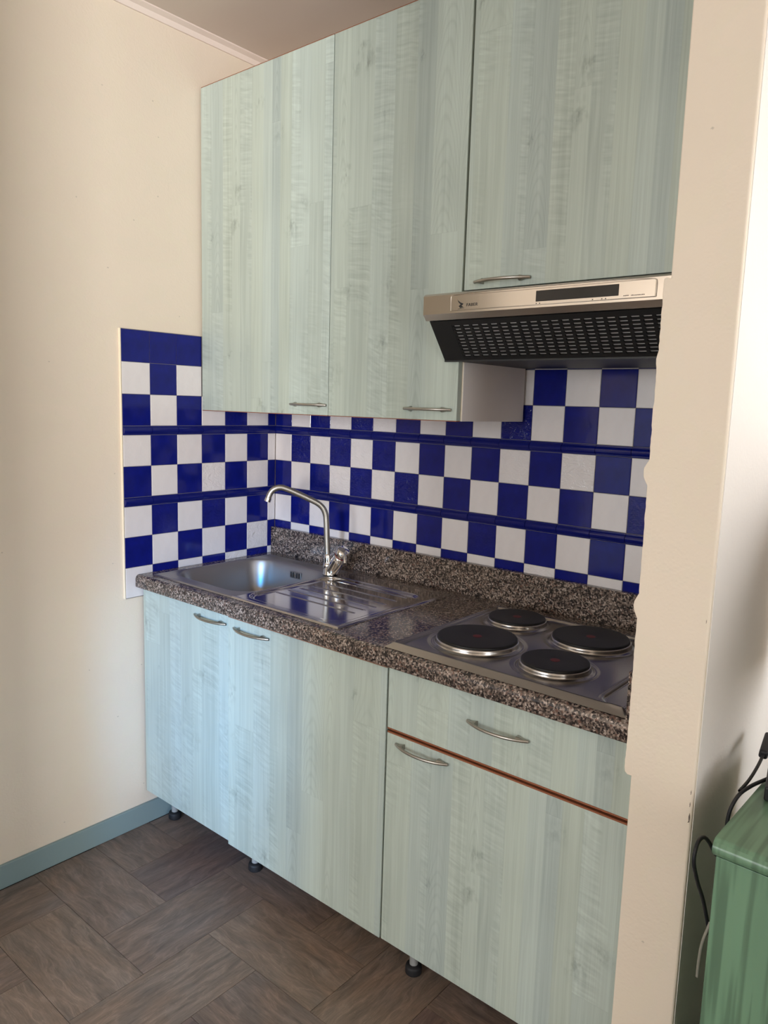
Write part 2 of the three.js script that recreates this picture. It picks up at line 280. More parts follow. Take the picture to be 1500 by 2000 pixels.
// partition wall beside the kitchen; its end shows the plastered edge of the tiling inside
const partition = struct('wall_partition', (() => { // an (x, z) outline swept up
  const s = new THREE.Shape(), r = 0.006, z = (v) => -v; s.moveTo(XP0, z(-0.008)); s.lineTo(XP1, z(-0.008)); s.lineTo(XP1, z(ZP - r)); s.quadraticCurveTo(XP1, z(ZP), XP1 - r, z(ZP)); s.lineTo(XP0 + 0.003, z(ZP)); s.quadraticCurveTo(XP0, z(ZP), XP0, z(ZP - 0.003));
  return boxUV(new THREE.ExtrudeGeometry(s, { depth: H, bevelEnabled: false, curveSegments: 6 }).rotateX(-Math.PI / 2));
})(), M.cream);
obj('white_paint', boxUV(box(XP1, XP1 + 0.0012, 0, H, -0.0075, ZP - 0.0065)), M.white, partition);   // the living-room side is painted white
{ // the plaster lip: y from the lowest to the highest tile, with lumps
  const s = new THREE.Shape(), r = rng(3), L = []; const e = (y) => 1.6685 + (y > 1.55 ? 0.001 : 0);
  for (let y = 0.797; y <= 1.674; y += 0.0075) {
    let x = e(y) + (r() - 0.5) * 0.0012;
    const lump = (c, w, a) => { const d = (y - c) / w; if (Math.abs(d) < 1) x -= a * Math.sqrt(1 - d * d); };
    lump(1.352, 0.018, 0.0085); lump(1.112, 0.017, 0.0075); lump(1.545, 0.012, 0.002); lump(1.45, 0.02, 0.0015); lump(0.82, 0.02, 0.001);
    L.push([x, y]);
  }
  s.moveTo(1.682, 0.793); s.lineTo(1.682, 1.678); s.lineTo(1.674, 1.681); s.lineTo(1.6695, 1.679);
  for (const [x, y] of L.reverse()) s.lineTo(x, y); s.lineTo(1.673, 0.793);
  obj('plaster_edge', boxUV(new THREE.ExtrudeGeometry(s, { depth: 0.017, bevelEnabled: true, bevelSize: 0.001, bevelThickness: 0.0015, bevelSegments: 2 }).translate(0, 0, ZP - 0.0185)), M.cream, partition);
  const chip = new THREE.Shape([[0, 0], [0.0016, 0.004], [0.001, 0.012], [0.0024, 0.02], [0.0036, 0.011], [0.003, 0.002]].map(([a, b]) => new THREE.Vector2(a, b)));
  const cm = std({ color: C(96, 84, 76), roughness: 0.9 });
  for (const [x, y, k] of [[XP1 - 0.0045, 0.742, 1], [XP1 - 0.004, 0.772, 0.5], [XP1 - 0.004, 0.795, 0.45], [XP1 - 0.0045, 1.105, 0.35]]) obj('paint_chip', new THREE.ShapeGeometry(chip).scale(k, k, 1).translate(x - 0.002, y, ZP + 0.0004), cm, partition);
}
// glazed wall tiles
{
  const r = rng(17), rowsY = { A: [1.5667, 1.6667], B: [1.4667, 1.5667], C: [1.3667, 1.4667], D: [1.2373, 1.3373], E: [1.1373, 1.2373], F: [1.0079, 1.1079], G: [0.9079, 1.0079], H: [0.8079, 0.9079] };
  const bands = [[1.3373, 1.3667], [1.1079, 1.1373]], gap = 0.0014, D = 0.0078, geo = new Map();
  const g = (w, h) => { const k = w.toFixed(4) + h.toFixed(4); if (!geo.has(k)) geo.set(k, bevelTile(w - gap, h - gap, D, 0.0011)); return geo.get(k); };
  const bandGeo = new Map();
  const bg = (w) => {
    const k = w.toFixed(4); if (bandGeo.has(k)) return bandGeo.get(k);
    const s = new THREE.Shape(); const h = 0.0294 - gap, p = [[0, -h / 2], [0.0085, -h / 2]];
    for (let i = 0; i <= 8; i++) { const a = -Math.PI / 2 + Math.PI * i / 8; p.push([0.0095 + 0.0075 * Math.cos(a), Math.sin(a) * (h / 2 - 0.004)]); }
    p.push([0.0085, h / 2], [0, h / 2]);
    const q = toCreasedNormals(sweepX(p, -(w - gap) / 2, (w - gap) / 2), 0.9); bandGeo.set(k, q); return q;
  };
  const cols = { left: [], back: [] };
  for (let c = 0; c < 6; c++) cols.left.push([0.0366 + (5 - c) * 0.1, 0.0366 + (6 - c) * 0.1]); cols.left.push([0, 0.0366]);
  cols.back.push([0, 0.0884]); for (let c = 0; c < 16; c++) cols.back.push([0.0884 + c * 0.1, Math.min(1.669, 0.0884 + (c + 1) * 0.1)]);
  const start = { left: { A: 2, B: 0, C: 1, D: 0, E: 1, F: 0, G: 1, H: 0 }, back: { A: 1, B: 0, C: 1, D: 0, E: 1, F: 0, G: 1 } };  // 1: the first tile is blue
  for (const side of ['left', 'back']) {
    const wall = side === 'left' ? wallLeft : wallBack;
    const place = (m, a, b, y) => { if (side === 'left') { m.position.set(-0.0078, y, (a + b) / 2); m.rotation.y = Math.PI / 2; } else m.position.set((a + b) / 2, y, -0.0078); };
    for (const [row, [y0, y1]] of Object.entries(rowsY)) {
      if (start[side][row] === undefined) continue;
      cols[side].forEach(([a, b], c) => {
        if ((row === 'A' || row === 'B') && (side === 'left' ? a < 0.3 : a < 0.98)) return;    // behind the wall cabinets
        const st = start[side][row], blue = st === 2 || (c + st) % 2 === 1, q = r();
        let k = q < 0.55 ? 0 : q < 0.88 ? 1 : 2; if (side === 'back' && c >= 2 && c <= 6 && 'CDE'.includes(row)) k = q < 0.3 ? 1 : 2;
        const m = obj('tile', g(b - a, y1 - y0), (blue ? M.blue : M.whiteTile)[k], wall); place(m, a, b, (y0 + y1) / 2);
        if (side === 'left') m.rotation.z = 0;
        m.position[side === 'left' ? 'x' : 'z'] += (r() - 0.5) * 0.0005;
      });
    }
    for (const [y0, y1] of bands) cols[side].forEach(([a, b]) => { if (b - a > 0.01) place(obj('border_tile', bg(b - a), M.border, wall), a, b, (y0 + y1) / 2); });
    const gm = obj('grout', side === 'left' ? box(-0.0082, -0.0018, 0.8065, 1.668, 0.0, 0.6375) : box(0.0, 1.6695, 0.905, 1.668, -0.0082, -0.0018), M.grout, wall);
    if (side === 'left') obj('tile_edge', rbox(-0.0082, -0.0008, 0.8065, 1.668, 0.637, 0.6415, 0.0012, 2), std({ color: C(240, 226, 200), roughness: 0.7 }), wall);
  }
}

// ------------------------------------------------------------------ cabinets
function handleGeo() {
  const L = 0.076, p = [], n = 28, parts = [];
  for (let i = 0; i <= n; i++) { const t = -1 + 2 * i / n; p.push([L * t, 0, 0.004 + 0.021 * (1 - Math.pow(Math.abs(t), 2.2))]); }
  const bar = tube(p, 0.0038, 40, 8).scale(1, 1, 1); parts.push(bar);
  for (const s of [-1, 1]) {
    const foot = new THREE.ConeGeometry(0.0085, 0.027, 14, 1).rotateZ(-s * Math.PI / 2).translate(s * (L - 0.0115), 0, 0);
    foot.scale(1, 0.85, 1.25).translate(0, 0, 0.0062); parts.push(foot);
  }
  return mergeGeometries(parts.map(strip));
}
const HG = handleGeo();
// a door or drawer front of 18 mm board; strips: which horizontal edges show the brown board
function front(parent, name, x0, x1, y0, y1, z, uv, strips, handle) {
  const e = y0 > 1 ? 0.0018 : 0.0038, t = 0.018, a = y0 + (strips.includes('b') ? e : 0), b = y1 - (strips.includes('t') ? e : 0);
  const g = boxUV(rbox(x0, x1, a, b, z - t, z, 0.0014, 2), uv[0], uv[1]);
  const d = obj(name, g, M.wood, parent);
  if (strips.includes('b')) obj('board_edge', box(x0 + 0.0006, x1 - 0.0006, y0, a, z - t + 0.001, z - 0.0006), M.edge, d);
  if (strips.includes('t')) obj('board_edge', box(x0 + 0.0006, x1 - 0.0006, b, y1, z - t + 0.001, z - 0.0006), M.edge, d);
  if (handle) { const h = obj('handle', HG, M.satin, d); h.position.set(handle[0], handle[1], z); }
  return d;
}
function carcass(parent, x0, x1, y0, y1, z0, z1, open = []) {   // a box of boards
  const t = 0.016, q = [];
  obj('side_panel', boxUV(rbox(x0, x0 + t, y0, y1, z0, z1, 0.001, 1)), M.carcass, parent);
  obj('side_panel', boxUV(rbox(x1 - t, x1, y0, y1, z0, z1, 0.001, 1)), M.carcass, parent);
  obj('bottom_panel', box(x0 + t, x1 - t, y0, y0 + t, z0, z1), M.carcass, parent);
  if (!open.includes('top')) obj('top_panel', box(x0 + t, x1 - t, y1 - t, y1, z0, z1), M.carcass, parent);
  obj('back_panel', box(x0 + t, x1 - t, y0 + t, y1 - t, z0, z0 + 0.006), M.carcass, parent);
  for (const x of [x0, x1 - t]) obj('front_edge', box(x + 0.0005, x + t - 0.0005, y0 + 0.001, y1 - 0.001, z1, z1 + 0.0008), M.band, parent);
}
const UZ = 0.338, UT = 2.4553, UB = 1.4186;
{
  const u1 = thing('wall_cabinet', 'tall pale green wood-grain wall cabinet in the corner, hung above the sink bowl', 'cabinet', [0, 0, 0]);
  carcass(u1, 0.0045, 0.6055, UB + 0.001, UT - 0.001, 0.0095, UZ - 0.020);
  front(u1, 'door', 0.0045, 0.6045, UB, UT, UZ, [0.0, 0.12 - UB], 'tb', [0.525, 1.450]);
  const u2 = thing('wall_cabinet', 'middle pale green wood-grain wall cabinet, narrower, between corner cabinet and range hood', 'cabinet');
  carcass(u2, 0.6075, 1.0645, UB + 0.001, UT - 0.001, 0.0095, UZ - 0.020);
  front(u2, 'door', 0.6070, 1.0610, UB, UT, UZ, [0.07, 0.22 - UB], 'tb', [0.969, 1.448]);
  const u3 = thing('wall_cabinet', 'short pale green wood-grain wall cabinet directly above the steel range hood', 'cabinet');
  carcass(u3, 1.0675, 1.6665, 1.742, UT - 0.001, 0.0095, UZ - 0.020);
  front(u3, 'door', 1.0675, 1.6660, 1.7410, UT, UZ, [0.13, 0.04 - UB], 't', [1.176, 1.758]);
}
const BZ = 0.578;
function leg(parent, x, z, top) {
  const l = obj('leg', lathe([[0, 0.024], [0.011, 0.024], [0.011, top - 0.004], [0.02, top - 0.002], [0.02, top], [0, top]], 20).translate(x, 0, z), M.greyPlastic, parent);
  obj('foot', lathe([[0, 0], [0.0185, 0], [0.0215, 0.003], [0.0215, 0.018], [0.0195, 0.024], [0.010, 0.026], [0, 0.026]], 24).translate(x, 0, z), M.rubber, l);
}
{
  const b1 = thing('base_cabinet', 'narrow pale green base cabinet in the corner under the sink bowl', 'cabinet');
  carcass(b1, 0.006, 0.449, 0.128, 0.8395, 0.02, BZ - 0.020, ['top']);
  front(b1, 'door', 0.006, 0.4495, 0.124, 0.8395, BZ, [0.42, -0.05], '', [0.368, 0.806]);
  leg(b1, 0.043, 0.491, 0.128); leg(b1, 0.405, 0.06, 0.128); leg(b1, 0.05, 0.06, 0.128);
  const b2 = thing('base_cabinet', 'wide pale green base cabinet under the sink drainer, brown top edge', 'cabinet');
  carcass(b2, 0.4515, 1.0575, 0.119, 0.8395, 0.02, BZ - 0.020, ['top']);
  front(b2, 'door', 0.4510, 1.0580, 0.115, 0.8335, BZ + 0.0015, [0.26, 0.28], 't', [0.558, 0.804]);
  leg(b2, 0.476, 0.493, 0.119); leg(b2, 1.03, 0.06, 0.119); leg(b2, 0.485, 0.06, 0.119);
  const b3 = thing('base_cabinet', 'pale green base cabinet with a drawer over a door, under the hob', 'cabinet');
  carcass(b3, 1.0625, 1.6650, 0.120, 0.8395, 0.02, BZ - 0.020, ['top']);
  front(b3, 'drawer', 1.0625, 1.6660, 0.6775, 0.8395, BZ, [0.06, 0.18], 'b', [1.370, 0.769]);
  front(b3, 'door', 1.0625, 1.6660, 0.116, 0.6720, BZ, [0.16, 0.35], 't', [1.170, 0.6485]);
  leg(b3, 1.112, 0.500, 0.120); leg(b3, 1.62, 0.500, 0.120); leg(b3, 1.095, 0.06, 0.120); leg(b3, 1.62, 0.06, 0.120);
}

// ------------------------------------------------------------------ granite worktop
const CT = 0.883, CB = 0.8405;
const worktop = thing('worktop', 'speckled brown and grey polished granite worktop with low granite upstands', 'countertop');
{
  const zf = 0.603, r = 0.014, p = [[0.0012, CB], [zf - 0.006, CB]];
  for (let i = 0; i <= 4; i++) { const a = -Math.PI / 2 + Math.PI / 2 * i / 4; p.push([zf - 0.006 + 0.006 * Math.cos(a), CB + 0.006 + 0.006 * Math.sin(a)]); }
  for (let i = 0; i <= 6; i++) { const a = Math.PI / 2 * i / 6; p.push([zf - r + r * Math.cos(a), CT - r + r * Math.sin(a)]); }
  p.push([0.0012, CT]);
  let slab = sweepX(p, 0.0015, 1.667);
  const ev = new Evaluator(); ev.attributes = ['position', 'normal'];
  const cut = (g, x0, x1, z0, z1) => { const a = new Brush(strip(g)), b = new Brush(strip(box(x0, x1, CB - 0.05, CT + 0.05, z0, z1))); a.updateMatrixWorld(); b.updateMatrixWorld(); return ev.evaluate(a, b, SUBTRACTION).geometry; };
  slab = cut(slab, 0.056, 0.870, 0.078, 0.555); slab = cut(slab, 1.062, 1.642, 0.100, 0.575);
  obj('slab', toCreasedNormals(boxUV(slab), 0.6), M.granite, worktop);
  obj('upstand', boxUV(rbox(0.0015, 1.667, CT, 0.9816, 0.0012, 0.021, 0.0015, 2), 0.13, 0.21), M.granite, worktop);
  obj('upstand', boxUV(rbox(1.6535, 1.667, CT, 0.980, 0.021, 0.600, 0.0015, 2), 0.3, 0.1), M.granite, worktop);
}

// ------------------------------------------------------------------ sheet-metal things as height fields
function ruler(a, b, step, fine = []) {   // coordinates from a to b, closer together around the fine ones
  const q = new Set(); for (let i = 0, n = Math.round((b - a) / step); i <= n; i++) q.add(+(a + (b - a) * i / n).toFixed(6));
  for (const [c, w, st] of fine) for (let d = -w; d <= w + 1e-9; d += st) { const v = +(c + d).toFixed(6); if (v > a && v < b) q.add(v); }
  return [...q].sort((m, n) => m - n);
}
function sheet(xs, zs, h) {
  const pos = [], idx = [], nx = xs.length - 1, nz = zs.length - 1;
  for (let j = 0; j <= nz; j++) for (let i = 0; i <= nx; i++) { const x = xs[i], z = zs[j]; pos.push(x, h(x, z), z); }
  for (let j = 0; j < nz; j++) for (let i = 0; i < nx; i++) { const a = j * (nx + 1) + i, b = a + 1, c = a + nx + 1, d = c + 1; idx.push(a, c, b, b, c, d); }
  const g = new THREE.BufferGeometry(); g.setAttribute('position', new THREE.Float32BufferAttribute(pos, 3)); g.setIndex(idx); g.computeVertexNormals();
  const uv = new Float32Array(pos.length / 3 * 2); for (let i = 0; i < pos.length / 3; i++) { uv[i * 2] = pos[i * 3]; uv[i * 2 + 1] = pos[i * 3 + 2]; } g.setAttribute('uv', new THREE.BufferAttribute(uv, 2)); return g;
}
function part(g, keep) { // the triangles whose centre passes, with the normals of the whole
  const q = g.toNonIndexed(), p = q.attributes.position, n = q.attributes.normal, u = q.attributes.uv, P = [], N = [], U = [];
  for (let i = 0; i < p.count; i += 3) {
    const cx = (p.getX(i) + p.getX(i + 1) + p.getX(i + 2)) / 3, cz = (p.getZ(i) + p.getZ(i + 1) + p.getZ(i + 2)) / 3; if (!keep(cx, cz)) continue;
    for (let k = i; k < i + 3; k++) { P.push(p.getX(k), p.getY(k), p.getZ(k)); N.push(n.getX(k), n.getY(k), n.getZ(k)); U.push(u.getX(k), u.getY(k)); }
  }
  const o = new THREE.BufferGeometry(); o.setAttribute('position', new THREE.Float32BufferAttribute(P, 3)); o.setAttribute('normal', new THREE.Float32BufferAttribute(N, 3)); o.setAttribute('uv', new THREE.Float32BufferAttribute(U, 2)); return mergeVertices(o);
}
const rr = (x, z, cx, cz, hx, hz, r) => { const dx = Math.abs(x - cx) - hx + r, dz = Math.abs(z - cz) - hz + r; return Math.hypot(Math.max(dx, 0), Math.max(dz, 0)) + Math.min(Math.max(dx, dz), 0) - r; };   // < 0 inside
const sink = thing('sink', 'stainless steel inset sink with bowl on the left and ribbed drainer on the right', 'sink');
{
  const X0 = 0.047, X1 = 0.880, Z0 = 0.066, Z1 = 0.566, ribs = [0.175, 0.225, 0.275, 0.322, 0.368, 0.411];
  const h = (x, z) => {
    const e = Math.min(x - X0, X1 - x, z - Z0, Z1 - z);
    let y = CT + 0.0006 + 0.0042 * sm(0, 0.005, e) - 0.0022 * sm(0.010, 0.018, e);
    const d = rr(x, z, 0.648, 0.335, 0.195, 0.190, 0.055); y -= 0.0075 * sm(0.006, -0.010, d);
    if (d < 0) for (const c of ribs) { const l = 0.470 + (0.42 - c) * 0.12; y += 0.0022 * Math.exp(-(((z - c) / 0.0030) ** 2)) * sm(l, l + 0.012, x) * sm(0.798, 0.786, x); }
    const b = -rr(x, z, 0.248, 0.316, 0.192, 0.195, 0.085);
    if (b > -0.012) y -= 0.002 * sm(-0.012, 0, b) + 0.128 * Math.pow(sm(0, 0.045, b), 0.8) + 0.022 * sm(0.03, 0.17, b);
    return y;
  };
  const g = sheet(ruler(X0, X1, 0.003, [[X0, 0.008, 0.001], [X1, 0.008, 0.001]]), ruler(Z0, Z1, 0.003, [...ribs.map((c) => [c, 0.007, 0.0007]), [Z0, 0.008, 0.001], [Z1, 0.008, 0.001]]), h), line = (x, z) => x < 0.447;
  obj('bowl', part(g, line), M.brushed, sink); obj('drainer', part(g, (x, z) => !line(x, z)), M.mirror, sink);
  const ov = obj('overflow', rbox(0.236, 0.290, CT - 0.042, CT - 0.018, 0.134, 0.1375, 0.001, 1), M.brushed, sink);
  for (const x of [0.243, 0.2535, 0.2725, 0.283]) obj('slot', rbox(x - 0.0026, x + 0.0026, CT - 0.039, CT - 0.021, 0.1370, 0.1382, 0.0005, 1), M.black, ov);
  obj('overflow_screw', new THREE.CylinderGeometry(0.004, 0.004, 0.002, 14).rotateX(Math.PI / 2).translate(0.263, CT - 0.030, 0.1385), M.chrome, ov);
  obj('drain', lathe([[0, 0.002], [0.012, 0.001], [0.030, 0.003], [0.041, 0.005], [0.043, 0.001], [0.043, 0]], 32).translate(0.25, h(0.25, 0.32) + 0.0005, 0.32), M.chrome, sink);
}
// tap
{
  const by = CT + 0.0032, t = thing('tap', 'chrome kitchen mixer tap with a bent spout and a side lever behind the sink', 'tap', [0.440, by, 0.143]);
  const a = THREE.MathUtils.degToRad(132), dx = Math.cos(a), dz = Math.sin(a), P = (s, y) => [dx * s, y - by, dz * s];
  obj('base', lathe([[0, 0], [0.0262, 0], [0.0268, 0.004], [0.0245, 0.008], [0.0235, 0.024], [0.0215, 0.032], [0, 0.034]], 36), M.chrome, t);
  obj('body', between(lathe([[0, -0.045], [0.020, -0.045], [0.0225, -0.030], [0.0235, 0.010], [0.0225, 0.018], [0.0205, 0.024], [0.0205, 0.034], [0, 0.036]], 32), [0.012, 0.018, 0.001], [0.052, 0.072, 0.004]), M.chrome, t);
  obj('spout_seat', lathe([[0, -0.045], [0.013, -0.043], [0.0165, -0.034], [0.0165, -0.024], [0.0135, -0.019], [0.0118, -0.016], [0.0135, -0.012], [0.0140, 0.000], [0.0128, 0.010], [0.0098, 0.013]], 28).translate(...P(0.009, 0.945)), M.chrome, t);
  obj('spout', tube([P(0.0100, 0.940), P(0.0110, 0.960), P(0.0135, 1.0124), P(0.0161, 1.0642), P(0.0191, 1.090), P(0.028, 1.1105), P(0.0434, 1.1258), P(0.0808, 1.1448), P(0.1146, 1.1600), P(0.1481, 1.1737), P(0.1681, 1.1785), P(0.1846, 1.1749), P(0.1978, 1.1646), P(0.206, 1.1477), P(0.2098, 1.1345)], 0.0097, 120, 18), M.satin, t);
  obj('nozzle', between(new THREE.CylinderGeometry(0.0106, 0.0106, 0.012, 20), P(0.2068, 1.1435), P(0.2108, 1.1315)), M.chrome, t);
  const k = obj('lever', between(lathe([[0, -0.012], [0.0205, -0.012], [0.0245, -0.004], [0.0240, 0.006], [0.0170, 0.016], [0, 0.020]], 32), [0.052, 0.074, 0.004], [0.066, 0.094, 0.006]), M.chrome, t);
  obj('lever_bar', tube([[0.064, 0.088, 0.006], [0.078, 0.086, 0.016], [0.090, 0.072, 0.026], [0.094, 0.058, 0.030]], 0.0052, 20, 10), M.chrome, k);
  obj('red_ring', between(new THREE.TorusGeometry(0.0212, 0.0012, 8, 32).rotateX(Math.PI / 2), [0.047, 0.066, 0.004], [0.057, 0.080, 0.005]), std({ color: C(120, 40, 40), roughness: 0.4 }), k);
}
// hob
const plates = [[1.203, 0.414, 0.099], [1.183, 0.190, 0.0765], [1.405, 0.214, 0.0945], [1.424, 0.438, 0.0770]];
const hob = thing('hob', 'stainless steel electric hob with four black plates set in the granite worktop', 'hob');
{
  const X0 = 1.052, X1 = 1.6515, Z0 = 0.090, Z1 = 0.588, knobs = [0.150, 0.255, 0.360, 0.470];
  const h = (x, z) => {
    const e = Math.min(x - X0, X1 - x, z - Z0, Z1 - z);
    let y = CT + 0.0010 + 0.0125 * Math.min(1, Math.max(0, e / 0.018)) - 0.0075 * sm(0.018, 0.025, e);
    for (const [cx, cz, r] of plates) { const d = Math.hypot(x - cx, z - cz) - r; y += (-0.002 * sm(0.024, 0.012, d) + 0.0035 * sm(0.012, 0.002, d)) * sm(0.012, 0.03, e); }
    const d = rr(x, z, 1.640, 0.345, 0.062, 0.222, 0.05); y += (0.0016 * Math.exp(-(((d - 0.004) / 0.004) ** 2)) - 0.0042 * sm(0.002, -0.004, d)) * sm(0.004, 0.015, e);
    return y;
  };
  obj('hob_top', sheet(ruler(X0, X1, 0.002, [[X0, 0.006, 0.0008], [X1, 0.006, 0.0008]]), ruler(Z0, Z1, 0.002, [[Z0, 0.006, 0.0008], [Z1, 0.006, 0.0008]]), h), M.hobSteel, hob);
  const pm = std({ color: C(13, 12, 12), roughness: 0.5 });
  for (const [x, z, r] of plates) {
    const y0 = CT + 0.004;
    const p = obj('hotplate', lathe([[0, 0.0180], [r * 0.24, 0.0180], [r * 0.26, 0.0188], [r * 0.62, 0.0192], [r * 0.93, 0.0192], [r * 0.97, 0.0185], [r * 0.985, 0.0165], [r * 0.985, 0.008], [0, 0.008]].reverse(), 72).translate(x, y0, z), pm, hob);
    obj('trim_ring', lathe([[r * 0.96, 0.0135], [r * 1.0, 0.0140], [r * 1.02, 0.0125], [r * 1.028, 0.0085], [r * 1.028, 0.0045], [r * 1.05, 0.0025], [r * 1.075, 0.0015], [r * 1.075, -0.002]].reverse(), 72).translate(x, y0, z), M.steel, p);
    obj('red_dot', new THREE.CylinderGeometry(0.011, 0.011, 0.0008, 24).translate(x, y0 + 0.0182, z), std({ color: C(96, 22, 24), roughness: 0.5 }), p);
  }
  for (const z of knobs) { const k = obj('knob', lathe([[0, 0.022], [0.0105, 0.022], [0.0125, 0.019], [0.0140, 0.004], [0.0145, 0], [0, 0]].reverse(), 28).translate(1.6365, CT + 0.0045, z), M.black, hob); obj('grip', rbox(1.6325, 1.6405, CT + 0.0245, CT + 0.034, z - 0.012, z + 0.012, 0.003, 2), M.black, k); }
}

// ------------------------------------------------------------------ range hood
const hood = thing('range_hood', 'slim steel-fronted range hood with black grille under the short wall cabinet', 'range hood');
{
  const x0 = 1.022, x1 = 1.620, font = await new FontLoader().loadAsync('fonts/droid/droid_sans_bold.typeface.json');
  obj('front_panel', toCreasedNormals(sweepX([[0.3405, 1.7285], [0.3405, 1.7225], [0.418, 1.7155], [0.428, 1.700], [0.428, 1.676], [0.412, 1.661], [0.428, 1.6605], [0.440, 1.6735], [0.440, 1.7165], [0.435, 1.7215]].reverse(), x0, x1), 0.5), M.hoodSteel, hood);
  // black housing in front of the doors, with the slanted opening for the grille, and the body below the cabinet
  const A = [0.414, 1.660], B = [0.342, 1.568];            // the slanted underside, (z, y)
  const n = V(0, -(A[0] - B[0]), A[1] - B[1]).normalize(), along = V(0, B[1] - A[1], B[0] - A[0]).normalize(), L = Math.hypot(A[0] - B[0], A[1] - B[1]);
  obj('housing', [
    sweepX([[0.3405, 1.7215], [0.3405, B[1]], [B[0], B[1]], A, [0.426, 1.672], [0.426, 1.7135]].reverse(), x0 + 0.001, x0 + 0.012),
    sweepX([[0.3405, 1.7215], [0.3405, B[1]], [B[0], B[1]], A, [0.426, 1.672], [0.426, 1.7135]].reverse(), x1 - 0.012, x1 - 0.001),
    box(1.0700, x1, B[1], B[1] + 0.003, 0.012, 0.3415), box(1.0700, 1.0730, B[1], 1.738, 0.012, 0.338), box(x1 - 0.003, x1, B[1], 1.738, 0.012, 0.338), box(1.0700, x1, 1.736, 1.739, 0.012, 0.338),
    box(x0 + 0.001, x1 - 0.001, B[1], B[1] + 0.004, 0.3405, 0.3460),
  ], M.hoodBlack, hood);
  const frame = new THREE.Matrix4().makeBasis(V(1, 0, 0), along.clone().negate(), n), put = (g, x, s, d) => g.applyMatrix4(frame).translate(x, A[1] + along.y * s + n.y * d, A[0] + along.z * s + n.z * d);
  // local axes: x, along the slope, outward
  const gx0 = 1.083, gx1 = 1.598, s0 = 0.012, s1 = L - 0.012, cx = (gx0 + gx1) / 2;
  obj('filter', put(new THREE.BoxGeometry(x1 - x0 - 0.03, L - 0.006, 0.002), (x0 + x1) / 2, L / 2, -0.0075), M.filter, hood);
  const grille = obj('grille_frame', [put(new THREE.BoxGeometry(x1 - x0 - 0.024, s0, 0.006), (x0 + x1) / 2, s0 / 2, -0.003), put(new THREE.BoxGeometry(x1 - x0 - 0.024, L - s1, 0.006), (x0 + x1) / 2, (L + s1) / 2, -0.003),
    put(new THREE.BoxGeometry(gx0 - x0 - 0.012, s1 - s0, 0.006), (gx0 + x0 + 0.012) / 2, L / 2, -0.003), put(new THREE.BoxGeometry(x1 - 0.012 - gx1, s1 - s0, 0.006), (gx1 + x1 - 0.012) / 2, L / 2, -0.003)], M.hoodBlack, hood);
  const rows = 10, colsN = 20, pr = (s1 - s0) / rows, pc = (gx1 - gx0) / colsN;
  const slat = new THREE.BoxGeometry(gx1 - gx0, pr * 0.42, 0.005).applyMatrix4(frame), web = new THREE.BoxGeometry(pc * 0.27, s1 - s0, 0.0046).applyMatrix4(frame);
  const at = (m, x, s, d) => m.position.set(x, A[1] + along.y * s + n.y * d, A[0] + along.z * s + n.z * d);
  for (let i = 0; i <= rows; i++) at(obj('slat', slat, M.hoodBlack, grille), cx, s0 + i * pr, -0.003);
  for (let j = 0; j <= colsN; j++) at(obj('web', web, M.hoodBlack, grille), gx0 + j * pc, L / 2, -0.0032);
  // control panel: raised plate with a dark window, maker's name and mark
  const plate = new THREE.Shape(), px0 = 1.104, px1 = 1.588, py0 = 1.6785, py1 = 1.7135, q = 0.006;
  plate.moveTo(px0, py0); plate.lineTo(px1, py0); plate.lineTo(px1, py1 - q); plate.quadraticCurveTo(px1, py1, px1 - q, py1); plate.lineTo(px0 + 0.002, py1); plate.lineTo(px0, py1 - 0.002); plate.lineTo(px0, py0);
  const cp = obj('control_panel', new THREE.ExtrudeGeometry(plate, { depth: 0.0012, bevelEnabled: true, bevelSize: 0.0014, bevelThickness: 0.0012, bevelSegments: 2, bevelOffset: -0.0014 }).translate(0, 0, 0.4397), M.hoodSteel, hood);
  obj('panel_rim', tube([[px0, py0 + 0.001, 0.4408], [px0, py1 - 0.002, 0.4408], [px0 + 0.003, py1, 0.4408], [px1 - 0.006, py1, 0.4408], [px1 - 0.001, py1 - 0.002, 0.4408], [px1, py1 - 0.006, 0.4408], [px1, py0 + 0.001, 0.4408]], 0.0011, 120, 6), M.hoodSteel, cp);
  obj('display', rbox(1.327, 1.513, 1.6855, 1.7085, 0.4405, 0.4428, 0.0011, 2), std({ color: C(10, 10, 14), roughness: 0.12 }), cp);
  const ink = std({ color: C(24, 24, 22), roughness: 0.6 }), zt = 0.4421;
  obj('lettering', new TextGeometry('FABER', { font, size: 0.0066, depth: 0.0002, curveSegments: 3, bevelEnabled: false }).scale(1.12, 1, 1).translate(1.1475, 1.6865, zt), ink, cp);
  const mark = (pts) => new THREE.ExtrudeGeometry(new THREE.Shape(pts.map(([a, b]) => new THREE.Vector2(1.122 + a, 1.684 + b))), { depth: 0.0002, bevelEnabled: false }).translate(0, 0, zt);
  obj('emblem', [mark([[0.0, 0.0195], [0.003, 0.0165], [0.0085, 0.0125], [0.0175, 0.009], [0.0125, 0.0045], [0.0165, 0.002], [0.0185, 0.001], [0.009, -0.0005], [0.0045, 0.004], [0.0095, 0.0078], [0.004, 0.0125]]), mark([[0.003, -0.0015], [0.020, -0.0005], [0.020, -0.0012], [0.003, -0.0024]])], ink, cp);
  // the small print at the right: too small in the photograph to read
  obj('small_print', (() => { const g = [], r = rng(5); let x = 1.523; while (x < 1.566) { const w = 0.0012 + r() * 0.0018; if (Math.abs(x - 1.535) > 0.0012 && Math.abs(x - 1.549) > 0.0012) g.push(box(x, x + w, 1.6835 + r() * 0.0004, 1.6852 + r() * 0.0006, zt - 0.0002, zt + 0.0001)); x += w + 0.0008; } return g; })(), std({ color: C(110, 96, 92), roughness: 0.6 }), cp);
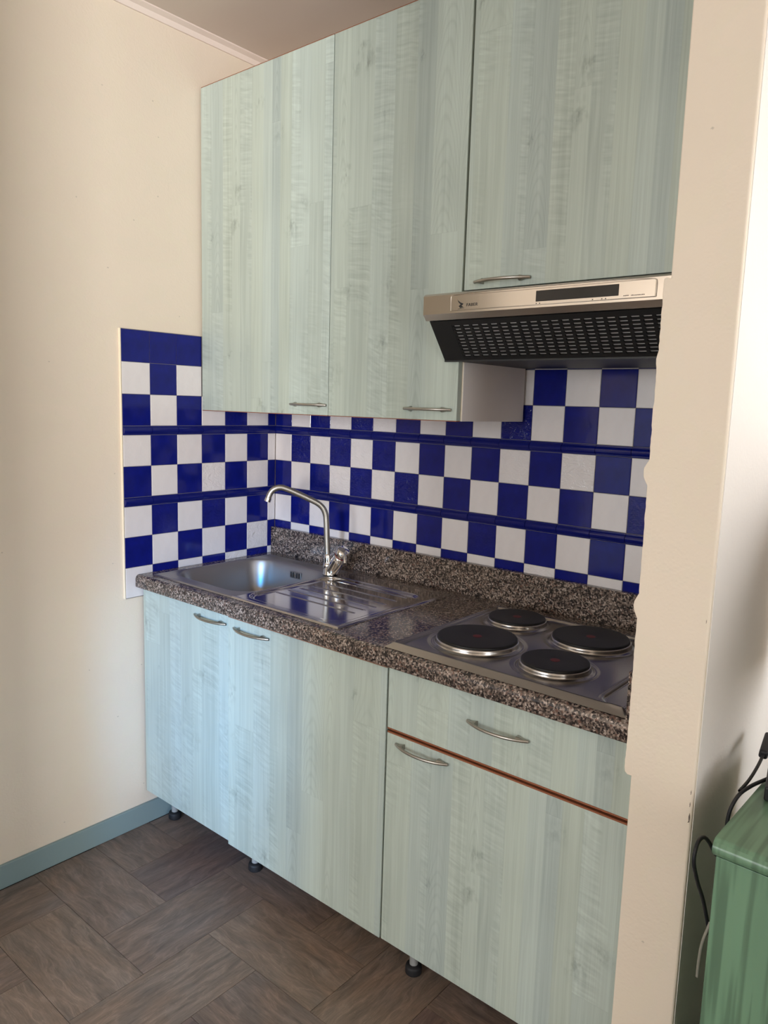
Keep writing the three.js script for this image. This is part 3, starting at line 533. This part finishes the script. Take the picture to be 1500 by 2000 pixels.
  for (const x of [1.329, 1.337, 1.458, 1.478, 1.486]) obj('switch_mark', box(x - 0.0012, x + 0.0012, 1.6808, 1.6826, zt - 0.0002, zt + 0.0001), ink, cp);
}

// ------------------------------------------------------------------ right of the partition: green chest, unseen television, cables
const chest = thing('chest', 'green-stained wooden chest with rounded top beside the end of the partition wall', 'chest', [1.863, 0, 0.748]);
chest.rotation.y = THREE.MathUtils.degToRad(-2.2);
{
  const w = 0.80, d = 0.44, t = 0.80;
  const topP = []; for (let i = 0; i <= 8; i++) { const a = -Math.PI / 2 + Math.PI * i / 8; topP.push([-0.015 + 0.015 * Math.cos(a), t - 0.015 + 0.015 * Math.sin(a)]); }
  topP.push([-d, t], [-d, t - 0.03]);
  const tb = obj('top_board', boxUV(toCreasedNormals(sweepX(topP, 0, w), 0.5)), M.green, chest);
  obj('front_panel', boxUV(rbox(0.004, w - 0.004, 0.06, t - 0.0305, -0.030, -0.010, 0.001, 1)), M.green, chest);
  obj('side_panel', boxUV(rbox(0.004, 0.022, 0.0, t - 0.0305, -d + 0.004, -0.0305, 0.001, 1)), M.green, chest);
  obj('side_panel', boxUV(rbox(w - 0.022, w - 0.004, 0.0, t - 0.0305, -d + 0.004, -0.0305, 0.001, 1)), M.green, chest);
  obj('back_panel', boxUV(box(0.023, w - 0.023, 0.05, t - 0.031, -d + 0.006, -d + 0.012)), M.green, chest);
  obj('plinth', boxUV(box(0.023, w - 0.023, 0.0, 0.0595, -0.05, -0.031)), M.green, chest);
}
{
  const unseenTv = thing('television', 'black flat television on the green chest, out of view, shading the white wall', 'television', [2.205, 0.8005, 0.42]);  // out of view, placed to cast a soft shadow on the white wall
  unseenTv.rotation.y = THREE.MathUtils.degToRad(-35);
  obj('stand', [rbox(-0.16, 0.16, 0, 0.012, -0.09, 0.09, 0.004, 2), rbox(-0.03, 0.03, 0.012, 0.16, -0.02, 0.0, 0.004, 2)], M.black, unseenTv);
  const b = obj('case', rbox(-0.36, 0.36, 0.14, 0.52, -0.03, 0.03, 0.008, 2), M.black, unseenTv);
  obj('screen', box(-0.345, 0.345, 0.16, 0.505, 0.0301, 0.031), std({ color: C(8, 8, 10), roughness: 0.1 }), b);
  const bx = thing('decoder', 'small black electronic box lying on the green chest', 'box', [1.962, 0.8005, 0.505]);
  bx.rotation.y = THREE.MathUtils.degToRad(10);
  obj('case', rbox(-0.08, 0.08, 0.004, 0.030, -0.055, 0.055, 0.004, 2), M.black, bx); obj('base', box(-0.072, 0.072, 0, 0.004, -0.048, 0.048), M.rubber, bx);
  tag(obj('power_cable', tube([[1.8805, 0.8065, 0.480], [1.863, 0.8065, 0.540], [1.8535, 0.800, 0.575], [1.846, 0.775, 0.590], [1.843, 0.72, 0.592], [1.8425, 0.695, 0.603], [1.838, 0.705, 0.622], [1.832, 0.735, 0.645], [1.829, 0.757, 0.675], [1.828, 0.757, 0.700], [1.828, 0.735, 0.712], [1.829, 0.69, 0.690], [1.831, 0.62, 0.640], [1.836, 0.50, 0.58], [1.84, 0.30, 0.5], [1.842, 0.06, 0.46]], 0.0033, 160, 8), M.rubber), 'black cable from the box looping in the gap beside the green chest', 'cable');
  const pl = thing('plug_lead', 'black lead with a thick connector lying along the chest edge', 'cable', [1.850, 0.811, 0.40]);
  obj('connector', between(new RoundedBoxGeometry(0.016, 0.085, 0.018, 3, 0.005), [-0.010, 0.008, -0.085], [0.0, 0.0, 0.0]), M.rubber, pl);
  obj('lead', tube([[0.0, 0.0, 0.0], [0.003, -0.003, 0.05], [0.004, -0.0065, 0.11], [0.0025, -0.0065, 0.165]], 0.003, 24, 8), M.rubber, pl);
  tag(obj('grey_cord', tube([[1.845, 0.59, 0.640], [1.838, 0.555, 0.650], [1.835, 0.52, 0.650], [1.834, 0.485, 0.648]], 0.0028, 24, 8), std({ color: C(140, 136, 124), roughness: 0.6 })), 'short grey cord end hanging behind the green chest', 'cable');
}
renderer.render(scene, camera);
